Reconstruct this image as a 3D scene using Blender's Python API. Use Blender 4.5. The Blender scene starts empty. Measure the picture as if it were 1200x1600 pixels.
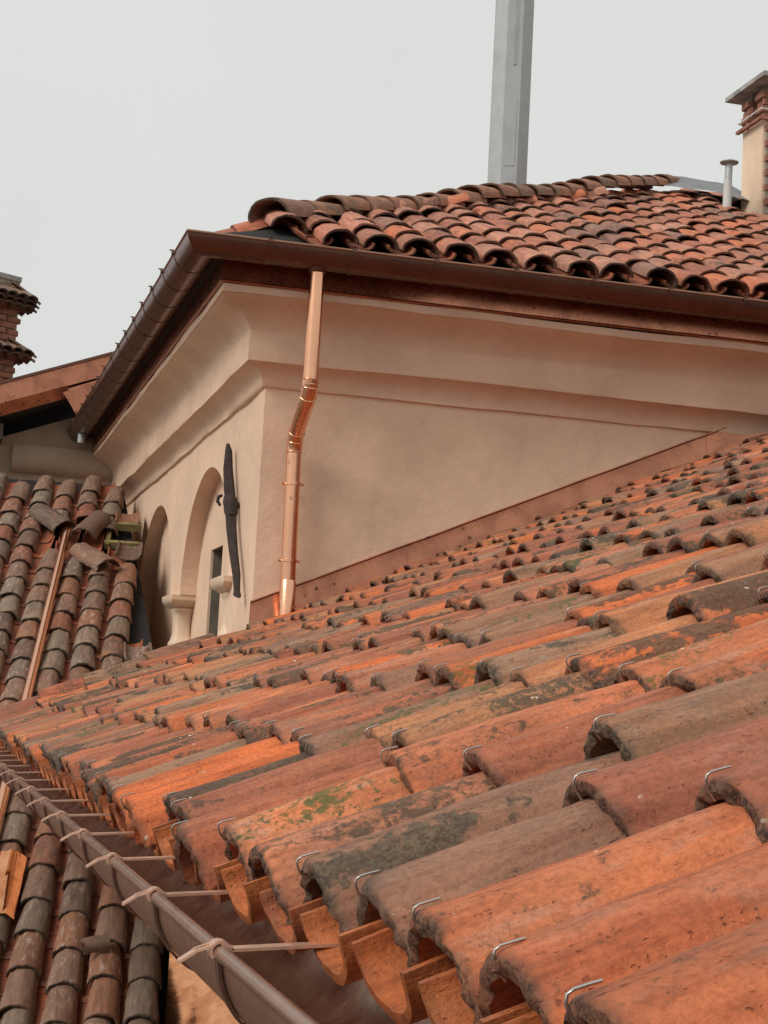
import bpy, math, random
from mathutils import Vector, Matrix, noise
random.seed(7)
scene = bpy.context.scene
col = scene.collection

# ------------------------------------------------------------------ camera, sky, sun, exposure
cam_d = bpy.data.cameras.new('camera'); cam = bpy.data.objects.new('camera', cam_d); col.objects.link(cam)
CR = Vector((0.9634272, -0.26283372, 0.05221551)); CU = Vector((-0.08074871, -0.09895083, 0.99181066)); CF = Vector((0.25551452, 0.9597537, 0.1165554))
cam.matrix_world = Matrix(((CR.x, CU.x, -CF.x, 0), (CR.y, CU.y, -CF.y, 0), (CR.z, CU.z, -CF.z, 0), (0, 0, 0, 1)))
cam_d.sensor_fit = 'VERTICAL'; cam_d.sensor_height = 36; cam_d.lens = 36 * 2685.92 / 1600
cam_d.clip_start = 0.02; cam_d.clip_end = 3000
scene.camera = cam
SUN_DIR = Vector((-0.70, -0.33, 0.63)).normalized()
world = bpy.data.worlds.new('World'); scene.world = world; world.use_nodes = True
wn, wl = world.node_tree.nodes, world.node_tree.links
bg = wn['Background']; bg.inputs['Strength'].default_value = 0.1
sky = wn.new('ShaderNodeTexSky'); sky.sky_type = 'NISHITA'; sky.sun_disc = False
sky.sun_elevation = math.asin(SUN_DIR.z); sky.sun_rotation = math.atan2(SUN_DIR.x, SUN_DIR.y); sky.dust_density = 6
hs = wn.new('ShaderNodeHueSaturation'); hs.inputs['Saturation'].default_value = 0.12; hs.inputs['Value'].default_value = 0.8
wl.new(sky.outputs[0], hs.inputs['Color'])
wtc = wn.new('ShaderNodeTexCoord'); wno = wn.new('ShaderNodeTexNoise'); wno.inputs['Scale'].default_value = 1.6; wno.inputs['Detail'].default_value = 4
wl.new(wtc.outputs['Generated'], wno.inputs['Vector'])
wra = wn.new('ShaderNodeValToRGB'); wra.color_ramp.elements[0].position = .3; wra.color_ramp.elements[1].position = .7
wra.color_ramp.elements[0].color = (.885, .91, .90, 1); wra.color_ramp.elements[1].color = (.985, .995, .97, 1)
wl.new(wno.outputs['Fac'], wra.inputs['Fac'])
wsc = wn.new('ShaderNodeVectorMath'); wsc.operation = 'SCALE'; wsc.inputs['Scale'].default_value = 5.85
wl.new(wra.outputs['Color'], wsc.inputs[0])
wmx = wn.new('ShaderNodeMix'); wmx.data_type = 'RGBA'; wmx.inputs['Factor'].default_value = 0.9
wl.new(hs.outputs['Color'], wmx.inputs['A']); wl.new(wsc.outputs[0], wmx.inputs['B'])
wl.new(wmx.outputs['Result'], bg.inputs['Color'])
sun_d = bpy.data.lights.new('sun', 'SUN'); sun = bpy.data.objects.new('sun', sun_d); col.objects.link(sun)
sun_d.energy = 1.5; sun_d.angle = math.radians(26); sun_d.color = (1, .95, .88)
sun.rotation_euler = SUN_DIR.to_track_quat('Z', 'Y').to_euler(); sun.location = (-20, -10, 25)
vs = scene.view_settings
vs.view_transform = 'Standard'; vs.look = 'None'; vs.gamma = 1; vs.exposure = 0.45; vs.use_curve_mapping = False

# ------------------------------------------------------------------ measured frame of the place (metres, camera at the origin)
XC, W = 2.007, 10.633                 # tall house: corner of its two walls
XE, ZE, Y0, SP = 0.4346, -0.1733, 1.0378, 0.231   # near eave line, tile column spacing
A = 0.4139; CA, SA, TA = math.cos(A), math.sin(A), math.tan(A)
YX = 18.3                             # cross wall that closes the left court
GROUND = -8.0

# ------------------------------------------------------------------ helpers
def nz(x, y, z=0): return noise.noise(Vector((x, y, z)))
def mesh(name, v, f, mat=None, smooth=35, attrs=None):
    me = bpy.data.meshes.new(name); me.from_pydata([tuple(p) for p in v], [], f)
    if attrs:
        for an, vals in attrs.items():
            a = me.attributes.new(an, 'FLOAT', 'POINT'); a.data.foreach_set('value', vals)
    if smooth:
        me.polygons.foreach_set('use_smooth', [True] * len(me.polygons)); me.set_sharp_from_angle(angle=math.radians(smooth))
    if mat: me.materials.append(mat)
    me.update(); return me
def link(name, me, parent=None, mat4=None):
    o = bpy.data.objects.new(name, me); col.objects.link(o)
    if parent:
        o.parent = parent
        if mat4 is None: o.matrix_parent_inverse = parent.matrix_world.inverted()   # mesh given in world coordinates
    if mat4 is not None: o.matrix_basis = mat4
    return o
def thing(name, label, cat, loc=(0, 0, 0), group=None):
    o = bpy.data.objects.new(name, None); col.objects.link(o); o.empty_display_size = .2
    o.matrix_world = Matrix.Translation(loc); o['label'] = label; o['category'] = cat
    if group: o['group'] = group
    return o
def tag(o, label, cat, group=None):
    o['label'] = label; o['category'] = cat
    if group: o['group'] = group
    return o
def boxdata(x0, x1, y0, y1, z0, z1):
    v = [(x, y, z) for x in (x0, x1) for y in (y0, y1) for z in (z0, z1)]
    f = [(0, 1, 3, 2), (4, 6, 7, 5), (0, 4, 5, 1), (2, 3, 7, 6), (0, 2, 6, 4), (1, 5, 7, 3)]
    return v, f
class MB:
    def __init__(s): s.v = []; s.f = []
    def add(s, v, f, m=None):
        b = len(s.v); s.v += [(m @ Vector(p)) if m else Vector(p) for p in v]; s.f += [tuple(i + b for i in q) for q in f]; return s
    def box(s, *a, m=None): return s.add(*boxdata(*a), m=m)
    def tube(s, pts, r, n=10, caps=True):
        pts = [Vector(p) for p in pts]; rs = r if isinstance(r, (list, tuple)) else [r] * len(pts)
        v = []; up = None
        for i, p in enumerate(pts):
            t = (pts[min(i + 1, len(pts) - 1)] - pts[max(i - 1, 0)]).normalized()
            if up is None: up = t.orthogonal().normalized()
            up = (up - t * up.dot(t)).normalized(); sd = t.cross(up)
            for k in range(n):
                a = 2 * math.pi * k / n; v.append(p + (up * math.cos(a) + sd * math.sin(a)) * rs[i])
        f = [(i * n + k, i * n + (k + 1) % n, (i + 1) * n + (k + 1) % n, (i + 1) * n + k) for i in range(len(pts) - 1) for k in range(n)]
        if caps: f += [tuple(range(n - 1, -1, -1)), tuple(range((len(pts) - 1) * n, len(pts) * n))]
        return s.add(v, f)
    def loft(s, rings, closed=True, caps=True):
        n = len(rings[0]); v = [p for r in rings for p in r]
        f = [(i * n + k, i * n + (k + 1) % n, (i + 1) * n + (k + 1) % n, (i + 1) * n + k) for i in range(len(rings) - 1) for k in range(n if closed else n - 1)]
        if caps and closed: f += [tuple(range(n - 1, -1, -1)), tuple(range((len(rings) - 1) * n, len(rings) * n))]
        return s.add(v, f)
    def mesh(s, name, mat, smooth=35): return mesh(name, s.v, s.f, mat, smooth)
    def obj(s, name, mat, parent=None, smooth=35): return link(name, s.mesh(name, mat, smooth), parent)
def frame(o, x, y):
    x = Vector(x).normalized(); y = Vector(y).normalized(); z = x.cross(y)
    return Matrix(((x.x, y.x, z.x, o[0]), (x.y, y.y, z.y, o[1]), (x.z, y.z, z.z, o[2]), (0, 0, 0, 1)))

# ------------------------------------------------------------------ materials
class NT:
    def __init__(s, name):
        s.m = bpy.data.materials.new(name); s.m.use_nodes = True; s.t = s.m.node_tree
        s.b = s.t.nodes['Principled BSDF']
    def n(s, typ, **kw):
        x = s.t.nodes.new(typ)
        for k, v in kw.items(): setattr(x, k, v)
        return x
    def l(s, a, b): s.t.links.new(a, b)
    def noise(s, vec, scale, detail=4, rough=.55, dist=0):
        x = s.n('ShaderNodeTexNoise'); x.inputs['Scale'].default_value = scale; x.inputs['Detail'].default_value = detail
        x.inputs['Roughness'].default_value = rough; x.inputs['Distortion'].default_value = dist
        if vec is not None: s.l(vec, x.inputs['Vector'])
        return x.outputs['Fac']
    def rng(s, val, a, b, c=0, d=1):
        x = s.n('ShaderNodeMapRange'); x.interpolation_type = 'SMOOTHSTEP'
        s.l(val, x.inputs['Value'])
        for k, q in zip(('From Min', 'From Max', 'To Min', 'To Max'), (a, b, c, d)):
            if hasattr(q, 'is_output'): s.l(q, x.inputs[k])
            else: x.inputs[k].default_value = q
        return x.outputs['Result']
    def math(s, op, a, b=None, clamp=False):
        x = s.n('ShaderNodeMath', operation=op, use_clamp=clamp)
        for i, q in enumerate((a, b)):
            if q is None: continue
            if hasattr(q, 'is_output'): s.l(q, x.inputs[i])
            else: x.inputs[i].default_value = q
        return x.outputs[0]
    def mix(s, fac, a, b, mode='MIX'):
        x = s.n('ShaderNodeMix', data_type='RGBA', blend_type=mode)
        for k, q in (('Factor', fac), ('A', a), ('B', b)):
            if hasattr(q, 'is_output'): s.l(q, x.inputs[k])
            elif k == 'Factor': x.inputs[k].default_value = q
            else: x.inputs[k].default_value = (*q, 1)
        return x.outputs['Result']
    def scale(s, vec, v):
        x = s.n('ShaderNodeVectorMath', operation='MULTIPLY'); s.l(vec, x.inputs[0]); x.inputs[1].default_value = v
        return x.outputs[0]
    def bump(s, h, strength=.4, dist=.01, prev=None):
        x = s.n('ShaderNodeBump'); x.inputs['Strength'].default_value = strength; x.inputs['Distance'].default_value = dist
        s.l(h, x.inputs['Height'])
        if prev is not None: s.l(prev, x.inputs['Normal'])
        s.l(x.outputs[0], s.b.inputs['Normal']); return x.outputs[0]
    def done(s, color=None, rough=.7, metal=0):
        if hasattr(color, 'is_output'): s.l(color, s.b.inputs['Base Color'])
        elif color: s.b.inputs['Base Color'].default_value = (*color, 1)
        if hasattr(rough, 'is_output'): s.l(rough, s.b.inputs['Roughness'])
        else: s.b.inputs['Roughness'].default_value = rough
        s.b.inputs['Metallic'].default_value = metal
        return s.m

def tile_mat(name, palette, lichen, lich_col, pale, specks=True, end_dirt=.7, rough=.8, seed=0., moss=.0):
    N = NT(name)
    oi = N.n('ShaderNodeObjectInfo'); at = N.n('ShaderNodeAttribute', attribute_name='rnd')
    r = N.math('FRACT', N.math('ADD', N.math('ADD', oi.outputs['Random'], at.outputs['Fac']), seed))
    r2 = N.math('FRACT', N.math('MULTIPLY', r, 7.31)); r3 = N.math('FRACT', N.math('MULTIPLY', r, 23.7))
    tc = N.n('ShaderNodeTexCoord'); cmb = N.n('ShaderNodeCombineXYZ')
    for i, k in enumerate((61., 37., 83.)): N.l(N.math('MULTIPLY', r, k), cmb.inputs[i])
    va = N.n('ShaderNodeVectorMath', operation='ADD'); N.l(tc.outputs['Object'], va.inputs[0]); N.l(cmb.outputs[0], va.inputs[1]); v = va.outputs[0]
    ramp = N.n('ShaderNodeValToRGB'); cr = ramp.color_ramp; cr.interpolation = 'CONSTANT'
    while len(cr.elements) < len(palette): cr.elements.new(.5)
    for i, c in enumerate(palette): cr.elements[i].position = i / (len(palette) - 1); cr.elements[i].color = (*c, 1)
    N.l(r, ramp.inputs['Fac'])
    c = ramp.outputs['Color']
    streak = N.noise(N.scale(v, (4, 30, 30)), 1, 5, .65, .3)
    streak2 = N.noise(N.scale(v, (9, 85, 85)), 1, 3, .6, .2)
    blotch = N.noise(v, 11, 4, .62)
    fine = N.noise(v, 130, 3, .75)
    c = N.mix(N.rng(streak, .38, .68, .0, .7), c, N.mix(1, c, (.55, .46, .43), 'MULTIPLY'))
    c = N.mix(N.rng(streak2, .45, .7, .0, .35), c, N.mix(1, c, (.6, .5, .46), 'MULTIPLY'))
    c = N.mix(N.rng(blotch, .46, .7, 0, .55), c, N.mix(1, c, (1.35, 1.22, 1.1), 'MULTIPLY'))
    pn = N.noise(N.scale(v, (7, 22, 22)), 1.3, 4, .7, .3)
    c = N.mix(N.math('MULTIPLY', N.rng(pn, .5, .7), N.math('MULTIPLY', r2, pale)), c, (.46, .33, .26))
    c = N.mix(N.math('MULTIPLY', N.rng(N.noise(N.scale(v, (6, 12, 12)), 1, 4, .6), .38, .62), N.math('MULTIPLY', N.math('POWER', N.math('FRACT', N.math('MULTIPLY', r, 41.3)), 1.5), .5 if moss else .35)), c, (.17, .12, .085))
    # lichen crust: speckles that close up into patches inside clusters, tile by tile in different amounts
    ln = N.noise(v, 58, 5, .72, .4)
    lm = N.noise(N.scale(v, (5, 9, 9)), 1, 3, .6, .5)
    cl = N.math('MULTIPLY', N.rng(lm, .36, .62), N.math('MULTIPLY', N.math('POWER', r3, 1.3), lichen))
    th = N.math('SUBTRACT', .70, cl)
    lf = N.rng(ln, N.math('SUBTRACT', th, .03), N.math('ADD', th, .13), 0, .82)
    c = N.mix(lf, c, N.mix(N.rng(fine, .4, .6), lich_col, N.mix(N.rng(blotch, .4, .6), tuple(q * 2.2 for q in lich_col), tuple(q * 4. for q in lich_col))))
    if moss:
        mf = N.math('MULTIPLY', N.rng(N.math('ADD', N.math('MULTIPLY', ln, .5), N.math('MULTIPLY', lm, .5)), .53, .6, 0, .85), N.rng(r2, 1 - moss, 1 - moss + .08))
        c = N.mix(mf, c, N.mix(fine, (.05, .06, .018), (.15, .16, .05)))
    c = N.mix(N.rng(fine, .40, .64, 0, .5), c, N.mix(1, c, (.55, .52, .5), 'MULTIPLY'))
    dn = N.n('ShaderNodeTexNoise'); dn.inputs['Scale'].default_value = 110; dn.inputs['Detail'].default_value = 1; N.l(v, dn.inputs['Vector'])
    vd = N.n('ShaderNodeVectorMath', operation='MULTIPLY_ADD'); N.l(dn.outputs['Color'], vd.inputs[0]); vd.inputs[1].default_value = (.016, .016, .016); N.l(v, vd.inputs[2]); vd = vd.outputs[0]
    pit = N.n('ShaderNodeTexVoronoi'); pit.inputs['Scale'].default_value = 120; N.l(N.scale(vd, (.6, 1, 1)), pit.inputs['Vector'])
    c = N.mix(N.math('MULTIPLY', N.rng(pit.outputs['Distance'], .30, .10), N.rng(streak2, .5, .64, 0, .6)), c, N.mix(1, c, (.3, .24, .22), 'MULTIPLY'))
    if specks:
        vo = N.n('ShaderNodeTexVoronoi'); vo.inputs['Scale'].default_value = 44; N.l(vd, vo.inputs['Vector'])
        sp = N.math('MULTIPLY', N.rng(vo.outputs['Distance'], .2, .1), N.rng(N.noise(v, 13, 3), .62, .68))
        c = N.mix(sp, c, (.62, .58, .45))
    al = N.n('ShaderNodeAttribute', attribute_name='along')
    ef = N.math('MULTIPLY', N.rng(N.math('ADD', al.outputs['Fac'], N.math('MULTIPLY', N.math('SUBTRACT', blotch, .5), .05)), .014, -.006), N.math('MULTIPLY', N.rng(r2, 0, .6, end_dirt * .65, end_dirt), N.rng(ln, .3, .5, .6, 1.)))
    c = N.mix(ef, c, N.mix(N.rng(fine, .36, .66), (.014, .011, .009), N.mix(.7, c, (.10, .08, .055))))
    pf = N.math('MAXIMUM', N.rng(pit.outputs['Distance'], .06, .26), N.rng(streak2, .56, .5))
    h = N.math('ADD', N.math('MULTIPLY', blotch, .0008), N.math('ADD', N.math('MULTIPLY', streak, .0026), N.math('MULTIPLY', fine, .0013)))
    h = N.math('ADD', h, N.math('ADD', N.math('MULTIPLY', pf, .0013), N.math('MULTIPLY', ln, .0016)))
    N.bump(h, 1., 1.)
    N.b.inputs['Specular IOR Level'].default_value = .28
    return N.done(c, N.rng(blotch, .3, .7, rough - .14, rough + .1))

PAL_NEAR = [tuple(q * k for q, k in zip(c, (1.17, 1.09, 1.02))) for c in [(.42, .135, .062), (.48, .165, .075), (.36, .13, .072), (.52, .155, .055), (.42, .20, .10), (.32, .12, .072), (.49, .175, .088), (.32, .17, .10), (.58, .16, .055), (.44, .175, .098), (.27, .145, .097), (.48, .205, .095), (.35, .125, .072), (.30, .18, .115), (.56, .21, .10), (.29, .135, .085)]]
PAL_UP = [(.48, .185, .115), (.57, .225, .14), (.40, .16, .105), (.60, .215, .12), (.34, .175, .13), (.62, .20, .095), (.54, .25, .17), (.44, .19, .125), (.60, .27, .18), (.28, .165, .125)]
PAL_LOW = [tuple(q * .95 for q in c) for c in [(.32, .13, .08), (.25, .155, .11), (.30, .185, .13), (.19, .12, .088), (.28, .21, .155), (.33, .16, .095), (.23, .165, .125), (.29, .17, .115), (.20, .135, .10)]]
M = {}
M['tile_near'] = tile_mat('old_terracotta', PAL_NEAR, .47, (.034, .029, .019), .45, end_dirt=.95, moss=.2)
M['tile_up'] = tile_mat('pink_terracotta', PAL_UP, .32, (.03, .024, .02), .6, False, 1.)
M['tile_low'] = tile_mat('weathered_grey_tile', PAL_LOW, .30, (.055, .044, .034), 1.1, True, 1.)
M['tile_hip'] = tile_mat('hip_tile_clay', [(.36, .18, .11), (.30, .165, .11), (.40, .19, .115), (.28, .16, .11)], .36, (.06, .05, .035), .5, False, .9)
M['channel'] = tile_mat('new_orange_clay', [(.50, .14, .04), (.56, .17, .055), (.46, .13, .045), (.53, .16, .05)], .0, (.1, .05, .03), .1, False, .25, .62)
M['channel_old'] = tile_mat('red_channel_clay', [(.34, .10, .05), (.40, .12, .055), (.28, .09, .05)], .2, (.06, .045, .035), .4, False, .5)

def plaster(name, c, var=.07):
    N = NT(name); g = N.n('ShaderNodeNewGeometry').outputs['Position']
    a = N.noise(g, 1.7, 5, .6); b = N.noise(g, 9, 6, .65, .5); f = N.noise(g, 140, 4, .7)
    dk = tuple(q * (1 - var * 1.6) for q in c); lt = tuple(min(1, q * (1 + var * .7)) for q in c)
    k = N.mix(N.rng(a, .3, .7), dk, lt)
    k = N.mix(N.rng(b, .4, .7, 0, .35), k, N.mix(1, k, (.86, .84, .82), 'MULTIPLY'))
    k = N.mix(N.rng(N.noise(N.scale(g, (1, 1, .12)), 7, 4), .55, .75, 0, .22), k, N.mix(1, k, (.8, .77, .75), 'MULTIPLY'))
    N.bump(N.math('ADD', N.math('MULTIPLY', b, .006), N.math('ADD', N.math('MULTIPLY', f, .0014), N.math('MULTIPLY', a, .02))), 1., 1.)
    return N.done(k, .9)
M['plaster'] = plaster('beige_plaster', (.75, .525, .375))
M['plaster_pale'] = plaster('pale_plaster', (.76, .57, .41), .07)
M['plaster_dull'] = plaster('dull_plaster', (.50, .365, .265), .12)
def metal(name, c, rough, met=1., dark=.5, spots=0., scale=5., tarn=(.25, .12, .08)):
    N = NT(name); tc = N.n('ShaderNodeNewGeometry').outputs['Position']
    a = N.noise(tc, scale, 5, .6, .6); b = N.noise(tc, scale * 9, 4, .6)
    k = N.mix(N.rng(a, .35, .72, 0, dark), c, tarn)
    if spots:
        vo = N.n('ShaderNodeTexVoronoi'); vo.inputs['Scale'].default_value = 13; N.l(tc, vo.inputs['Vector'])
        sf = N.math('MULTIPLY', N.rng(vo.outputs['Distance'], .22, .1), N.rng(N.noise(tc, 3.1, 2), .5, .58, 0, spots))
        k = N.mix(sf, k, (.10, .045, .035))
    N.bump(N.noise(tc, scale * 1.3, 2), .06, .015)
    return N.done(k, N.rng(b, .3, .7, rough * .85, rough * 1.3), met)
M['copper'] = metal('bright_copper', (.90, .47, .29), .2, 1, .22, .35, 4, (.70, .33, .19))
M['copper_worn'] = metal('worn_copper', (.52, .215, .125), .26, .9, .7, .9, 5, (.27, .11, .07))
M['copper_brown'] = metal('browned_copper', (.155, .075, .052), .3, .75, .5, .2, 3, (.10, .047, .034))
M['copper_gutter'] = metal('tarnished_gutter_copper', (.38, .215, .145), .22, .8, .4, .2, 5, (.26, .145, .095))
M['copper_strap'] = metal('strap_copper', (.74, .45, .32), .3, .55, .4, 0, 8, (.33, .20, .15))
M['copper_sheet'] = metal('smooth_copper_sheet', (.90, .42, .20), .1, 1, .9, .15, 7, (.58, .20, .075))
M['zinc'] = metal('galvanised_steel', (.40, .415, .41), .5, .4, .6, 0, 5, (.31, .33, .335))
M['lead'] = metal('lead_sheet', (.24, .25, .255), .55, .35, .6, 0, 4, (.17, .18, .185))
M['wire'] = metal('stainless_wire', (.62, .60, .56), .3, 1, .3, 0, 20, (.4, .38, .35))
M['iron'] = metal('rusty_wrought_iron', (.045, .032, .026), .9, .0, .7, 0, 18, (.015, .012, .011))
def plain(name, c, rough=.8, sc=12, var=.35, st=(1, 1, 1)):
    N = NT(name); g = N.n('ShaderNodeTexCoord').outputs['Object']
    a = N.noise(N.scale(g, st), sc, 6, .65)
    k = N.mix(N.rng(a, .3, .7), tuple(q * (1 - var) for q in c), tuple(q * (1 + var * .5) for q in c))
    N.bump(N.noise(g, sc * 6, 5), .4, .006); return N.done(k, rough)
M['timber'] = plain('dark_timber', (.045, .033, .026), .85, 5, .5, (1, 12, 12))
M['membrane'] = plain('black_roof_membrane', (.014, .012, .012), .95)
M['brick'] = plain('old_brick', (.30, .135, .085), .9, 9, .5)
M['mortar'] = plain('lime_mortar', (.30, .25, .20), .95, 14, .4)
M['slab'] = plain('weathered_stone_slab', (.34, .33, .31), .9, 7, .4)
M['lime'] = plain('peeling_lime_plaster', (.62, .60, .57), .9, 7, .2)
M['yellow'] = plain('yellow_painted_board', (.28, .225, .09), .6, 6, .4)
M['opening_shade'] = plain('brown_opening_shade', (.17, .135, .10), .8, 6, .25)  # window back and jambs: shade of the deep opening put into the colour
M['ground'] = plain('courtyard_ground', (.22, .20, .18), .95, 2, .4)
M['pvc'] = plain('grey_pvc', (.52, .52, .50), .6, 5, .12)

# ------------------------------------------------------------------ tile meshes
def tile_data(L=.45, w0=.105, w1=.086, h0=.088, h1=.07, th=.016, nt=12, nx=4, seed=0, chip=.012, disp=.0025, inv=False, ex=.88, edge=.004):
    ox = [chip * (nz(j * 6. / nt, seed * 3.1, 1) + .5 * nz(j * 19. / nt, seed, 4)) + chip * 2.6 * max(0, nz(j * 3.1 / nt, seed * 5.7, 9) - .28) for j in range(nt + 1)]
    bowy = random.uniform(-.006, .006); bowz = random.uniform(-.003, .005)
    v = []; al = []
    for lay in (0, 1):
        for i in range(nx + 1):
            s = (i / nx) ** 1.25; w = w0 + (w1 - w0) * s; h = h0 + (h1 - h0) * s
            if lay: w -= th; h -= th
            for j in range(nt + 1):
                t = math.pi * j / nt; cy = math.cos(t); cz = math.sin(t)
                d = (-.0025 if i == 0 and not lay else 0) + disp * (.8 * nz(s * .9 + seed * 3, t * 3.6, seed) + 1.3 * nz(s * 3.2 + seed, t * 1.7, seed * .7) + .8 * nz(s * 11, t * 5, seed) + .45 * nz(s * 30, t * 11, seed * 2.)) * (1 if not lay else .3)
                y = (w + d) * math.copysign(abs(cy) ** .95, cy); z = (h + d) * (cz ** ex if cz > 0 else 0)
                o = ox[j] if not lay else ox[j] + edge * nz(j * 13. / nt, seed, 7)
                x = o + s * (L - o)
                y += bowy * math.sin(math.pi * s); z += bowz * math.sin(math.pi * s)
                v.append((x, y, -z if inv else z)); al.append(s * L if not lay else (-.03 if i == 0 else .3))
    n1 = nt + 1; b = n1 * (nx + 1); f = []; mid = len(v)
    for j in range(nt + 1):
        p, q = Vector(v[j]), Vector(v[b + j]); r_ = (p + q) / 2; r_.x += -edge * .5 + edge * 1.3 * nz(j * 17. / nt, seed * 2.3, 3); v.append(tuple(r_)); al.append(-.03)
    for i in range(nx):
        for j in range(nt):
            a = i * n1 + j; f.append((a, a + 1, a + n1 + 1, a + n1)); f.append((b + a, b + a + n1, b + a + n1 + 1, b + a + 1))
        for j in (0, nt):
            a = i * n1 + j; q = (a, a + n1, b + a + n1, b + a); f.append(q if j == 0 else q[::-1])
    for j in range(nt):
        f.append((j, mid + j, mid + j + 1, j + 1)); f.append((mid + j, b + j, b + j + 1, mid + j + 1)); a = nx * n1 + j; f.append((a, a + 1, b + a + 1, b + a))
    if inv: f = [q[::-1] for q in f]
    return v, f, al
def tile_set(name, n, mat, **kw):
    out = []
    for k in range(n):
        v, f, al = tile_data(seed=k * 1.37 + 2.1, **kw); out.append(mesh(name, v, f, mat, 50, {'along': al}))
    return out
def joined(name, items, data, mat, parent, kind='stuff'):
    """items: matrices in the parent's frame; one mesh with its own random value per tile"""
    V = []; Fc = []; AL = []; RN = []
    for m in items:
        v, f, al = random.choice(data); b = len(V); V += [m @ Vector(p) for p in v]; Fc += [tuple(i + b for i in q) for q in f]
        AL += al; RN += [random.random()] * len(v)
    if not V: return
    o = link(name, mesh(name, V, Fc, mat, 50, {'along': AL, 'rnd': RN}), parent, Matrix()); o['kind'] = kind
    return o
def jit(x, y, z=0, tilt=.03, j=1., flip=False):
    r = random.uniform
    return Matrix.Translation((x + r(-.014, .014) * j, y + r(-.007, .007) * j, z + r(0, .006) * j)) @ Matrix.Rotation(r(-.028, .028) * j, 4, 'Z') @ Matrix.Rotation(tilt + r(-.008, .008) * j, 4, 'Y') @ Matrix.Rotation(r(-.06, .06) * j, 4, 'X')
def pix(p):
    d = p.dot(CF)
    if d < .05: return (-9999, -9999, .05)
    return (600 + 2685.92 * p.dot(CR) / d, 800 - 2685.92 * p.dot(CU) / d, d)

# ------------------------------------------------------------------ ground
g = link('ground', mesh('ground', [(-400, -400, GROUND), (400, -400, GROUND), (400, 400, GROUND), (-400, 400, GROUND)], [(0, 1, 2, 3)], M['ground'], 0)); g['kind'] = 'structure'

# ================================================================== TALL HOUSE
house = thing('tall_house', 'tall beige plastered house with moulded cornice, blind arches and pink clay hip roof', 'house', (XC, W, GROUND))
ZT = 2.08; XR = 12.5; YB = 21.2
AR = [(12.70, 1.10), (15.475, 1.10)]; SPR, RISE, REC = .87, .89, .135
def arch_top(y):
    for c, a in AR:
        u = (y - c) / a
        if abs(u) <= 1: return SPR + RISE * math.sqrt(max(0, 1 - u * u))
    return SPR
def wob(a, b): return .006 * nz(a * 1.1, b * 1.3, 3) + .0025 * nz(a * 4, b * 4, 5)
wall = MB()
# street-side face (y = W)
xs = [XC + i * .16 for i in range(int((8 - XC) / .16))] + [XR]; zs = [GROUND, -2, 0] + [.2 + i * .12 for i in range(15)] + [ZT]
v = [(x, W + (wob(x, z) if x > XC else 0), z) for x in xs for z in zs]; n = len(zs)
wall.add(v, [(i * n + k, (i + 1) * n + k, (i + 1) * n + k + 1, i * n + k + 1) for i in range(len(xs) - 1) for k in range(n - 1)])
# court-side face (x = XC) with the arcade openings
ys = [W] + [W + .12 * i for i in range(1, 8)] + [AR[0][0] - AR[0][1]]
for c, a in AR:
    ys += [c - a * math.cos(math.pi * k / 40) for k in range(1, 41)]
    if c == AR[0][0]: ys += [AR[1][0] - AR[1][1]]
ys += [16.9, 17.3, 17.7, 18.0, YX + .2, YB]
ys = sorted(set(round(y, 4) for y in ys))
oy0, oy1 = AR[0][0] - AR[0][1], AR[1][0] + AR[1][1]
def lcol(y, zb): return [zb + (ZT - zb) * k / 10 for k in range(11)]
for a, b in zip(ys[:-1], ys[1:]):
    inside = a >= oy0 - 1e-3 and b <= oy1 + 1e-3
    za = arch_top(a) if inside else -.5; zb = arch_top(b) if inside else -.5
    ca, cb = lcol(a, za), lcol(b, zb)
    v = [(XC - wob(a, z) * (a > W), a, z) for z in ca] + [(XC - wob(b, z), b, z) for z in cb]
    wall.add(v, [(k, k + 1, 11 + k + 1, 11 + k) for k in range(10)])
    if inside:
        wall.add([(XC - wob(a, za), a, za), (XC - wob(b, zb), b, zb), (XC + REC, b, zb), (XC + REC, a, za)], [(0, 1, 2, 3)])
for y in (oy0, oy1):
    wall.add([(XC - wob(y, SPR), y, SPR), (XC + REC, y, SPR), (XC + REC, y, -.5), (XC - wob(y, -.5), y, -.5)], [(0, 1, 2, 3)])
wall.add([(XC, W, GROUND), (XC, YB, GROUND), (XC, YB, -.5), (XC, W, -.5)], [(0, 1, 2, 3)])
wall.add([(XC, oy0, -.5), (XC, oy1, -.5), (XC + REC, oy1, -.5), (XC + REC, oy0, -.5)], [(0, 1, 2, 3)])
wall.add([(XR, W, GROUND), (XR, YB, GROUND), (XR, YB, ZT), (XR, W, ZT)], [(0, 1, 2, 3)])
wall.add([(XC, YB, GROUND), (XR, YB, GROUND), (XR, YB, ZT), (XC, YB, ZT)], [(0, 1, 2, 3)])
w_obj = wall.obj('wall', M['plaster'], house, 40)
# infill of the arcade, with the window slit
WY0, WY1, WZ1, WZ0 = 12.66, 13.19, 1.19, .05
inf = MB()
xi = XC + REC
for y0, y1, z0, z1 in [(oy0, WY0, -.5, 1.9), (WY1, oy1, -.5, 1.9), (WY0, WY1, WZ1, 1.9), (WY0, WY1, -.5, WZ0)]:
    inf.add([(xi, y0, z0), (xi, y1, z0), (xi, y1, z1), (xi, y0, z1)], [(0, 3, 2, 1)])
for q in ([(WY0, WZ0), (WY0, WZ1)], [(WY1, WZ1), (WY1, WZ0)], [(WY0, WZ1), (WY1, WZ1)], [(WY1, WZ0), (WY0, WZ0)]):
    inf.add([(xi, *q[0]), (xi, *q[1]), (xi + .02, *q[1]), (xi + .02, *q[0])], [(0, 1, 2, 3)])
inf.obj('arcade_infill', M['plaster'], house, 30)
win = MB(); win.box(xi + .42, xi + .44, WY0, WY1, WZ0, WZ1); wo = win.obj('window', M['opening_shade'], house, 0)
fr = MB()
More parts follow.
